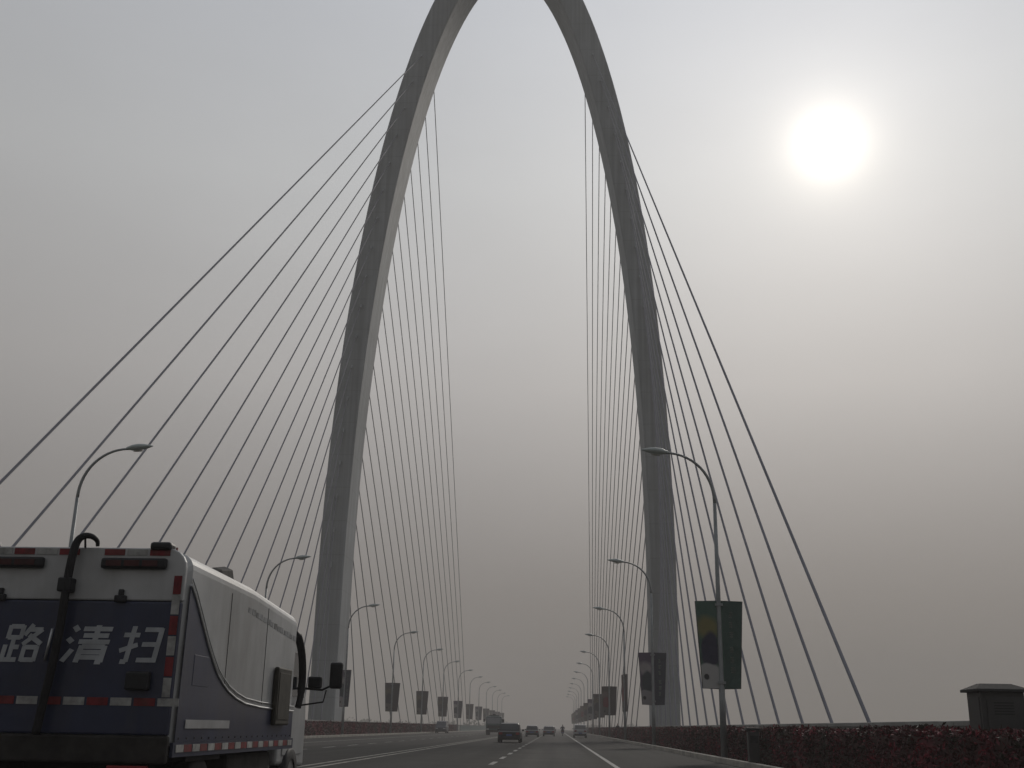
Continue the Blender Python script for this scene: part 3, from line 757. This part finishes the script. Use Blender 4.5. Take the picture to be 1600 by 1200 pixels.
# ------------------------------------------------------------------ other vehicles
def car(loc, paint, label, L=4.5, W=1.78, H=1.47, van=False, rear_glass=M_GLASS, facing=1, name='car'):
    """origin on the road under the rear bumper; facing = 1 drives away, -1 comes towards the camera"""
    root = thing(name, loc, label, 'van' if van else 'car', 'vehicles on the bridge', 0 if facing > 0 else math.pi)
    hw = W / 2; zb = 0.58 * H + (0.06 if van else 0)
    st = [(0.0, 0.84, 0.34, zb * 0.93), (0.12, 0.95, 0.24, zb), (0.9, 1.0, 0.22, zb + 0.02), (L * 0.45, 1.0, 0.22, zb), (L * 0.74, 0.99, 0.22, zb - (0.03 if not van else 0)),
          (L - 0.35, 0.95, 0.24, zb - (0.16 if not van else 0.05)), (L - 0.05, 0.86, 0.30, zb - 0.28), (L, 0.78, 0.36, zb - 0.36)]
    rg = []
    for y, k, z0, z1 in st:
        w = hw * k
        rg.append([(-w * 0.90, y, z0), (w * 0.90, y, z0), (w, y, z0 + 0.16), (w, y, z1 - 0.14), (w * 0.93, y, z1), (-w * 0.93, y, z1), (-w, y, z1 - 0.14), (-w, y, z0 + 0.16)])
    b = MB().loft(rg, smooth=False).build('body', paint, root, bevel=0.05, segs=3)
    # greenhouse
    if van: gh = [(0.06, zb - 0.02, 0.92), (0.20, H - 0.06, 0.84), (0.45, H, 0.82), (L * 0.62, H - 0.01, 0.82), (L * 0.72, H - 0.10, 0.80), (L * 0.86, zb - 0.02, 0.88)]
    else:   gh = [(0.50, zb - 0.02, 0.88), (0.98, H - 0.08, 0.76), (1.25, H, 0.73), (L * 0.50, H - 0.01, 0.73), (L * 0.56, H - 0.08, 0.74), (L * 0.76, zb - 0.06, 0.86)]
    rr = []
    for y, z, k in gh:
        t = min(1, max(0, (z - zb) / (H - zb))); w0 = hw * 0.92; w1 = hw * k
        rr.append([(-w0, y, zb - 0.06), (w0, y, zb - 0.06), (w1, y, z), (-w1, y, z)])
    MB().loft(rr, smooth=False).build('cabin', paint, root, bevel=0.04, segs=2)
    # glass a little proud of the cabin
    (ya, za, ka), (yb_, zb2, kb) = gh[0], gh[1]
    def slope_pane(nm, p0, p1, m, out):
        (y0_, z0_, k0), (y1_, z1_, k1) = p0, p1
        w0 = hw * 0.80; w1 = hw * k1 * 0.88; d = Vector((0, -(z1_ - z0_), (y1_ - y0_))).normalized() * out
        if d.z < 0: d = -d
        f0, f1 = 0.16, 0.92
        q = lambda f, w: Vector((w, y0_ + (y1_ - y0_) * f, z0_ + (z1_ - z0_) * f))
        a, bq, c, dd = q(f0, -w0), q(f0, w0), q(f1, w1), q(f1, -w1)
        MB().loft([[a, bq, c, dd], [v + d for v in (a, bq, c, dd)]], smooth=False).build(nm, m, root)
    slope_pane('rear_window', gh[0], gh[1], rear_glass, 0.015)
    slope_pane('windscreen', gh[5], gh[3 if van else 4], rear_glass if facing < 0 else M_GLASS, 0.015)
    for s in (-1, 1):
        w0, w1 = hw * 0.925, hw * 0.80
        pz0, pz1 = zb + 0.03, H - 0.14
        ya_, yb3 = (0.45, L * 0.66) if van else (1.0, L * 0.62)
        p = [Vector((s * (w0 - 0.02), ya_, pz0)), Vector((s * (w0 - 0.02), yb3 + 0.25, pz0)), Vector((s * (w1 + 0.005), yb3 - 0.15, pz1)), Vector((s * (w1 + 0.005), ya_ + 0.2, pz1))]
        MB().loft([p, [v + Vector((s * 0.02, 0, 0.005)) for v in p]], smooth=False).build('side_window', M_GLASS, root)
        MB().box(s * hw * 0.72 - 0.14, s * hw * 0.72 + 0.14, -0.015, 0.05, zb - 0.26, zb - 0.09).build('tail_light', M_TAIL, root, bevel=0.01)
        MB().box(s * hw * 0.66 - 0.17, s * hw * 0.66 + 0.17, L - 0.06, L + 0.015, zb - 0.52, zb - 0.40).build('headlight', M_HEADL, root, bevel=0.01)
        for y in (L * 0.19, L * 0.80): tyre_wheel(root, s * (hw - 0.11), y, 0.32, 0.21)
        MB().box(s * (hw + 0.07) - 0.09, s * (hw + 0.07) + 0.09, L * 0.66, L * 0.66 + 0.10, zb + 0.02, zb + 0.15).build('mirror', paint, root, bevel=0.02)
    MB().box(-hw * 0.88, hw * 0.88, -0.06, 0.12, 0.28, 0.50).build('bumper', M_DARK, root, bevel=0.03)
    MB().box(-hw * 0.86, hw * 0.86, L - 0.12, L + 0.05, 0.24, 0.44).build('bumper', M_DARK, root, bevel=0.03)
    MB().box(-0.22, 0.22, -0.075, -0.062, 0.52, 0.66).build('number_plate', M_PLATE, root)
    return root
P_BLACK = mat('car_black_paint', (0.014, 0.015, 0.017), rough=0.35, scale=2, var=0.1, coat=0.15)
P_GREY = mat('car_grey_paint', (0.10, 0.10, 0.105), rough=0.3, scale=2, var=0.08, coat=0.3)
P_SILVER = mat('car_silver_paint', (0.38, 0.39, 0.40), rough=0.3, scale=2, var=0.08, coat=0.3)
P_BLUE = mat('van_dark_blue_paint', (0.030, 0.040, 0.060), rough=0.35, scale=2, var=0.1, coat=0.2)
P_TEAL = mat('lorry_teal_paint', (0.035, 0.075, 0.080), rough=0.4, scale=2, var=0.12, dirt=0.25)
car((-3.72, 91, 0), P_BLACK, 'black car driving ahead in the lane left of the dashes', L=4.7, W=1.86, H=1.52)
car((-3.15, 150, 0), P_GREY, 'grey car in line just ahead of the black car', L=4.4, W=1.75, H=1.45)
car((-1.05, 165, 0), P_GREY, 'dark grey car far ahead in the middle lane', L=4.4, W=1.75, H=1.42)
car((3.15, 150, 0), P_SILVER, 'silver van in the kerb lane beyond the right edge line', L=4.2, W=1.75, H=1.66, van=True, rear_glass=M_GLASS_P)
car((-1.0, 290, 0), P_GREY, 'hazy distant grey car in the middle lane near the vanishing point', L=4.4, W=1.75, H=1.45)
car((-19.3, 196, 0), P_BLUE, 'dark blue van coming along the far left kerb', L=4.8, W=1.9, H=2.0, van=True, facing=-1)

def lorry(loc, label):
    root = thing('oncoming_lorry', loc, label, 'lorry', None, math.pi)
    c = MB().prism([(0.0, 0.55), (0.0, 2.55), (0.25, 2.72), (1.35, 2.66), (1.72, 1.62), (1.80, 1.45), (1.80, 0.50)], 'x', -1.15, 1.15).build('cab', P_TEAL, root, bevel=0.06)
    c.location = (0, 4.9, 0)
    MB().prism([(1.42, 2.50), (1.735, 1.64), (1.752, 1.64), (1.437, 2.50)], 'x', -1.02, 1.02).build('windscreen', M_GLASS_P, c)
    MB().box(-0.8, 0.8, 0.55, 0.95, 2.72, 2.86).build('sun_deflector', P_TEAL, c, bevel=0.04)
    MB().box(-0.24, 0.24, 0.62, 0.80, 2.87, 3.02).build('roof_beacon', M_DARK, c, bevel=0.03)
    MB().box(-0.9, 0.9, 1.80, 1.83, 0.95, 1.35).build('grille', M_DARK, c)
    MB().box(-1.14, 1.14, 1.70, 1.92, 0.38, 0.72).build('bumper', M_CHASSIS, c, bevel=0.03)
    for s in (-1, 1):
        MB().box(s * 0.88 - 0.18, s * 0.88 + 0.18, 1.79, 1.84, 0.76, 0.92).build('headlight', M_HEADL, c, bevel=0.015)
        MB().box(*sorted((s * 1.151, s * 1.16)), 0.5, 1.3, 1.65, 2.4).build('side_window', M_GLASS, c)
        mm = MB().tube([(s * 1.15, 1.5, 2.3), (s * 1.42, 1.6, 2.25)], 0.02, 6).build('mirror_arm', M_BLACK, c)
        MB().box(s * 1.45 - 0.10, s * 1.45 + 0.10, 1.56, 1.64, 1.85, 2.3).build('mirror', M_DARK, mm, bevel=0.02)
        tyre_wheel(root, s * 1.0, 5.9, 0.45, 0.26)
        for y in (0.9, 2.0): tyre_wheel(root, s * 0.98, y, 0.45, 0.30)
    MB().box(-1.2, 1.2, 0.0, 4.7, 0.95, 2.35).build('cargo_box', P_TEAL, root, bevel=0.03)
    for q in range(8): 
        for s in (-1, 1): MB().box(*sorted((s * 1.201, s * 1.24)), 0.25 + q * 0.58, 0.33 + q * 0.58, 0.97, 2.32).build('cargo_rib', P_TEAL, root)
    MB().box(-0.5, 0.5, 0.1, 6.4, 0.6, 0.93).build('chassis', M_CHASSIS, root)
    return root
lorry((-9.35, 178, 0), 'teal lorry coming towards the camera beyond the centre line')

# ------------------------------------------------------------------ people
def skin_mesh(name, verts, edges, radii, m, parent, root_i=0, sub=2):
    me = bpy.data.meshes.new(name); me.from_pydata(verts, edges, [])
    o = bpy.data.objects.new(name, me); col.objects.link(o); o.parent = parent
    md = o.modifiers.new('skin', 'SKIN'); 
    sv = me.skin_vertices[0].data if me.skin_vertices else None
    if sv is None:
        bm = bmesh.new(); bm.from_mesh(me); bm.verts.layers.skin.verify(); bm.to_mesh(me); bm.free(); sv = me.skin_vertices[0].data
    for i, r_ in enumerate(radii):
        sv[i].radius = (r_, r_) if isinstance(r_, (int, float)) else r_
        sv[i].use_root = (i == root_i)
    sd = o.modifiers.new('sub', 'SUBSURF'); sd.levels = sub; sd.render_levels = sub
    me.materials.append(m)
    return o
def head(parent, loc, hair_m=M_HAIR, r=0.105):
    rings = []
    prof = [(-0.135, 0.030), (-0.115, 0.058), (-0.06, 0.078), (0.0, 0.088), (0.06, 0.084), (0.10, 0.062), (0.125, 0.02)]
    for z, w in prof:
        rings.append([(w * 0.86 * math.cos(2 * math.pi * k / 14), w * 1.12 * math.sin(2 * math.pi * k / 14), z) for k in range(14)])
    h = MB().loft(rings).build('head', M_SKIN, parent); h.location = loc
    MB().loft([[(0, 0.095, 0.01), (0.012, 0.095, -0.03), (-0.012, 0.095, -0.03)], [(0, 0.10, 0.01), (0.006, 0.118, -0.028), (-0.006, 0.118, -0.028)]]).build('nose', M_SKIN, h)
    rings = []
    for z, w in ((-0.03, 0.090), (0.03, 0.097), (0.08, 0.090), (0.12, 0.062), (0.140, 0.01)):
        rings.append([(w * 0.9 * math.cos(2 * math.pi * k / 14), w * 1.10 * math.sin(2 * math.pi * k / 14) - 0.018, z) for k in range(14)])
    MB().loft(rings).build('hair', hair_m, h)
    return h
CL_NAVY = mat('navy_jacket', (0.020, 0.022, 0.045), rough=0.8, scale=6, var=0.15)
CL_DARK = mat('dark_trousers', (0.018, 0.018, 0.020), rough=0.85, scale=6, var=0.15)
CL_GREY = mat('grey_coat', (0.06, 0.06, 0.068), rough=0.85, scale=6, var=0.15)
def walker(loc, rz, label):
    root = thing('person', loc, label, 'person', None, rz)
    v = [(0, 0, 0.96), (0, 0, 1.18), (0, 0.01, 1.40), (0, 0.02, 1.52),
         (0.18, 0, 1.40), (0.23, -0.03, 1.13), (0.22, 0.08, 0.90), (0.22, 0.11, 0.80),
         (-0.18, 0, 1.40), (-0.23, 0.04, 1.13), (-0.22, -0.02, 0.90), (-0.22, 0.0, 0.80),
         (0.10, 0, 0.90), (0.10, 0.12, 0.50), (0.10, 0.06, 0.09), (0.10, 0.20, 0.045),
         (-0.10, 0, 0.90), (-0.10, -0.06, 0.50), (-0.10, -0.22, 0.11), (-0.10, -0.10, 0.045)]
    e = [(0, 1), (1, 2), (2, 3), (2, 4), (4, 5), (5, 6), (6, 7), (2, 8), (8, 9), (9, 10), (10, 11), (0, 12), (12, 13), (13, 14), (14, 15), (0, 16), (16, 17), (17, 18), (18, 19)]
    r_ = [(0.15, 0.11), (0.15, 0.11), (0.16, 0.11), 0.055, 0.065, 0.05, 0.04, 0.035, 0.065, 0.05, 0.04, 0.035, 0.085, 0.062, 0.045, 0.035, 0.085, 0.062, 0.045, 0.035]
    skin_mesh('body', v, e, r_, CL_GREY, root)
    head(root, (0, 0.04, 1.63))
walker((8.55, 160, 0.16), math.pi, 'person in grey walking on the right pavement behind the hedge')

def motorcyclist(loc):
    bike = thing('motorcycle', loc, 'small dark motorcycle ahead near the right edge line', 'motorcycle')
    for y, nm in ((0.0, 'wheel'), (1.25, 'wheel')): tyre_wheel(bike, 0, y, 0.29, 0.10)
    MB().loft([[(s_ * w, y, z) for s_, z in ((-1, z0), (1, z0), (1, z1), (-1, z1))] for y, w, z0, z1 in ((-0.30, 0.05, 0.62, 0.72), (0.05, 0.11, 0.45, 0.74), (0.5, 0.13, 0.34, 0.72), (0.75, 0.12, 0.36, 0.86), (1.0, 0.06, 0.55, 0.88))], smooth=False).build('body', M_DARK, bike, bevel=0.03)
    MB().box(-0.11, 0.11, -0.28, 0.45, 0.735, 0.80).build('seat', M_BLACK, bike, bevel=0.03)
    for s in (-1, 1):
        MB().tube([(s * 0.07, 1.25, 0.29), (s * 0.07, 1.02, 0.95)], 0.022, 8).build('fork', M_STEEL, bike)
        MB().tube([(s * 0.03, 1.0, 1.0), (s * 0.20, 0.96, 1.05), (s * 0.33, 0.86, 1.02)], 0.016, 8).build('handlebar', M_BLACK, bike)
        mr = MB().tube([(s * 0.24, 0.93, 1.05), (s * 0.30, 0.95, 1.22)], 0.008, 6).build('mirror_stem', M_BLACK, bike)
        MB().box(s * 0.31 - 0.05, s * 0.31 + 0.05, 0.93, 0.955, 1.20, 1.28).build('mirror', M_DARK, mr, bevel=0.01)
    MB().box(-0.08, 0.08, -0.34, -0.30, 0.60, 0.68).build('tail_light', M_TAIL, bike)
    MB().box(-0.09, 0.09, -0.36, -0.345, 0.44, 0.56).build('number_plate', M_PLATE, bike)
    rider = thing('person', (loc[0], loc[1] + 0.2, loc[2]), 'person in a navy jacket riding the motorcycle', 'person')
    v = [(0, 0.0, 0.90), (0, 0.06, 1.12), (0, 0.16, 1.34), (0, 0.20, 1.46),
         (0.19, 0.16, 1.34), (0.30, 0.32, 1.12), (0.31, 0.60, 1.06), (0.31, 0.67, 1.06),
         (-0.19, 0.16, 1.34), (-0.30, 0.32, 1.12), (-0.31, 0.60, 1.06), (-0.31, 0.67, 1.06),
         (0.12, 0.04, 0.86), (0.20, 0.42, 0.80), (0.17, 0.30, 0.40), (0.17, 0.42, 0.34),
         (-0.12, 0.04, 0.86), (-0.20, 0.42, 0.80), (-0.17, 0.30, 0.40), (-0.17, 0.42, 0.34)]
    e = [(0, 1), (1, 2), (2, 3), (2, 4), (4, 5), (5, 6), (6, 7), (2, 8), (8, 9), (9, 10), (10, 11), (0, 12), (12, 13), (13, 14), (14, 15), (0, 16), (16, 17), (17, 18), (18, 19)]
    r_ = [(0.16, 0.12), (0.16, 0.12), (0.17, 0.11), 0.055, 0.07, 0.055, 0.045, 0.035, 0.07, 0.055, 0.045, 0.035, 0.09, 0.07, 0.05, 0.038, 0.09, 0.07, 0.05, 0.038]
    skin_mesh('body', v, e, r_, CL_NAVY, rider)
    head(rider, (0, 0.24, 1.57))
motorcyclist((1.05, 185, 0))

# ------------------------------------------------------------------ right-hand walkway furniture
bt = thing('guard_booth', (8.72, 23.75, 0.16), 'dark grey metal booth with a hipped roof on the right pavement', 'booth')
MB().box(0, 0.88, 0, 0.80, 0.0, 1.90).build('wall', M_BOOTH, bt, bevel=0.012)
MB().loft([[(-0.10, -0.10, 1.902), (0.98, -0.10, 1.902), (0.98, 0.90, 1.902), (-0.10, 0.90, 1.902)],
           [(-0.10, -0.10, 1.955), (0.98, -0.10, 1.955), (0.98, 0.90, 1.955), (-0.10, 0.90, 1.955)],
           [(0.12, 0.30, 2.075), (0.76, 0.30, 2.075), (0.76, 0.50, 2.075), (0.12, 0.50, 2.075)]], smooth=False).build('roof', M_ROOF, bt, bevel=0.01)
d = MB().box(0.10, 0.78, -0.016, -0.002, 0.08, 1.80).build('door', M_BOOTH, bt, bevel=0.006)
MB().box(0.68, 0.72, -0.04, -0.017, 0.92, 1.08).build('handle', M_DARK, d)
for q in range(5): MB().box(0.24, 0.64, -0.022, -0.017, 1.45 + q * 0.055, 1.475 + q * 0.055).build('vent_slat', M_DARK, d)
MB().box(-0.014, -0.002, 0.10, 0.70, 0.08, 1.80).build('side_panel', M_BOOTH, bt, bevel=0.006)
ub = thing('utility_cabinet', (8.35, 19.65, 0.16), 'small pale grey utility cabinet beside the dark booth', 'cabinet')
MB().box(0, 0.42, 0, 0.36, 0, 1.30).build('case', mat('cabinet_grey', (0.17, 0.19, 0.19), rough=0.6, scale=2, var=0.1, dirt=0.2), ub, bevel=0.015)
MB().box(-0.03, 0.45, -0.03, 0.39, 1.302, 1.345).build('lid', M_ROOF, ub, bevel=0.01)
dd = MB().box(0.04, 0.38, -0.014, -0.002, 0.10, 1.22).build('door', MATS['cabinet_grey'], ub)
MB().box(0.32, 0.35, -0.03, -0.015, 0.60, 0.72).build('handle', M_DARK, dd)
bn = thing('litter_bin', (6.72, 39.6, 0.2), 'dark square litter bin post standing at the right kerb', 'litter bin')
MB().loft([[(-0.17, -0.17, 0), (0.17, -0.17, 0), (0.17, 0.17, 0), (-0.17, 0.17, 0)], [(-0.19, -0.19, 0.98), (0.19, -0.19, 0.98), (0.19, 0.19, 0.98), (-0.19, 0.19, 0.98)]], smooth=False).build('case', M_BOOTH, bn, bevel=0.015)
MB().box(-0.25, 0.25, -0.25, 0.25, 1.03, 1.12).build('lid', M_DARK, bn, bevel=0.02)
for sx in (-1, 1):
    for sy in (-1, 1): MB().box(sx * 0.15 - 0.02, sx * 0.15 + 0.02, sy * 0.15 - 0.02, sy * 0.15 + 0.02, 0.98, 1.03).build('lid_post', M_DARK, bn)
MB().box(-0.13, 0.13, -0.20, -0.192, 0.62, 0.86).build('opening', M_BLACK, bn)

# ------------------------------------------------------------------ teal roadside fence where the left hedge ends
fn = thing('guard_fence', (CX - 13.9, 252, 0.0), 'pale teal metal guard fence along the far left kerb beyond the hedge', 'fence')
post = None; rail = None
for k in range(37):
    y = k * 4.0
    if post is None: post = MB().box(-0.06, 0.06, -0.06, 0.06, 0.0, 1.42).build('post', M_TEAL, fn)
    else:
        c = post.copy(); col.objects.link(c); c.parent = fn; c.location = (0, y, 0)
    if k < 36:
        if rail is None: rail = MB().box(-0.02, 0.02, 0.08, 3.92, 0.15, 1.32).build('panel', M_TEAL, fn)
        else:
            c = rail.copy(); col.objects.link(c); c.parent = fn; c.location = (0, y, 0)

# ------------------------------------------------------------------ far wood beyond the end of the bridge
def far_wood():
    v = []; f = []; rnd = random.Random(5)
    for i in range(230):
        side = rnd.choice((-1, 1)); x = CX + side * (rnd.uniform(26, 420) ** 1.0); y = rnd.uniform(600, 980)
        if abs(x - CX) < 24: continue
        H = rnd.uniform(9, 15); rw = H * rnd.uniform(0.28, 0.42)
        n = len(v); v += [(x - .2, y, -9), (x + .2, y, -9), (x + .1, y, -9 + H * .6), (x - .1, y, -9 + H * .6)]; f.append((n, n + 1, n + 2, n + 3))
        for k in range(120):
            d = Vector((rnd.gauss(0, 1), rnd.gauss(0, 1), rnd.gauss(0, 1))).normalized() * rnd.uniform(0.5, 1) 
            p = Vector((x + d.x * rw, y + d.y * rw, -9 + H * 0.62 + d.z * H * 0.38))
            a = Vector((rnd.gauss(0, 1), rnd.gauss(0, 1), rnd.gauss(0, 1))).normalized() * rnd.uniform(.5, 1.1); b = a.orthogonal().normalized() * rnd.uniform(.4, .9)
            n = len(v); v += [tuple(p - a), tuple(p + b), tuple(p + a), tuple(p - b)]; f.append((n, n + 1, n + 2, n + 3))
    me = bpy.data.meshes.new('far_wood'); me.from_pydata(v, [], f); me.materials.append(M_TREE)
    o = bpy.data.objects.new('far_wood', me); col.objects.link(o); o['kind'] = 'stuff'
    tag(o, 'hazy mass of trees beyond the far end of the bridge', 'trees')
far_wood()

# ------------------------------------------------------------------ haze
hm = bpy.data.materials.new('smog'); hm.use_nodes = True
nt = hm.node_tree
for n in list(nt.nodes): nt.nodes.remove(n)
ho = nt.nodes.new('ShaderNodeOutputMaterial'); pv = nt.nodes.new('ShaderNodeVolumePrincipled')
pv.inputs['Color'].default_value = (0.835, 0.80, 0.775, 1)
pv.inputs['Density'].default_value = 0.0013
pv.inputs['Anisotropy'].default_value = 0.0
nt.links.new(pv.outputs[0], ho.inputs['Volume'])
hz = MB().box(-1600, 1600, -1100, 2000, -10.5, 114.0).build('haze', hm)
hz['kind'] = 'stuff'; tag(hz, 'grey-brown smog filling the air over the bridge', 'haze')
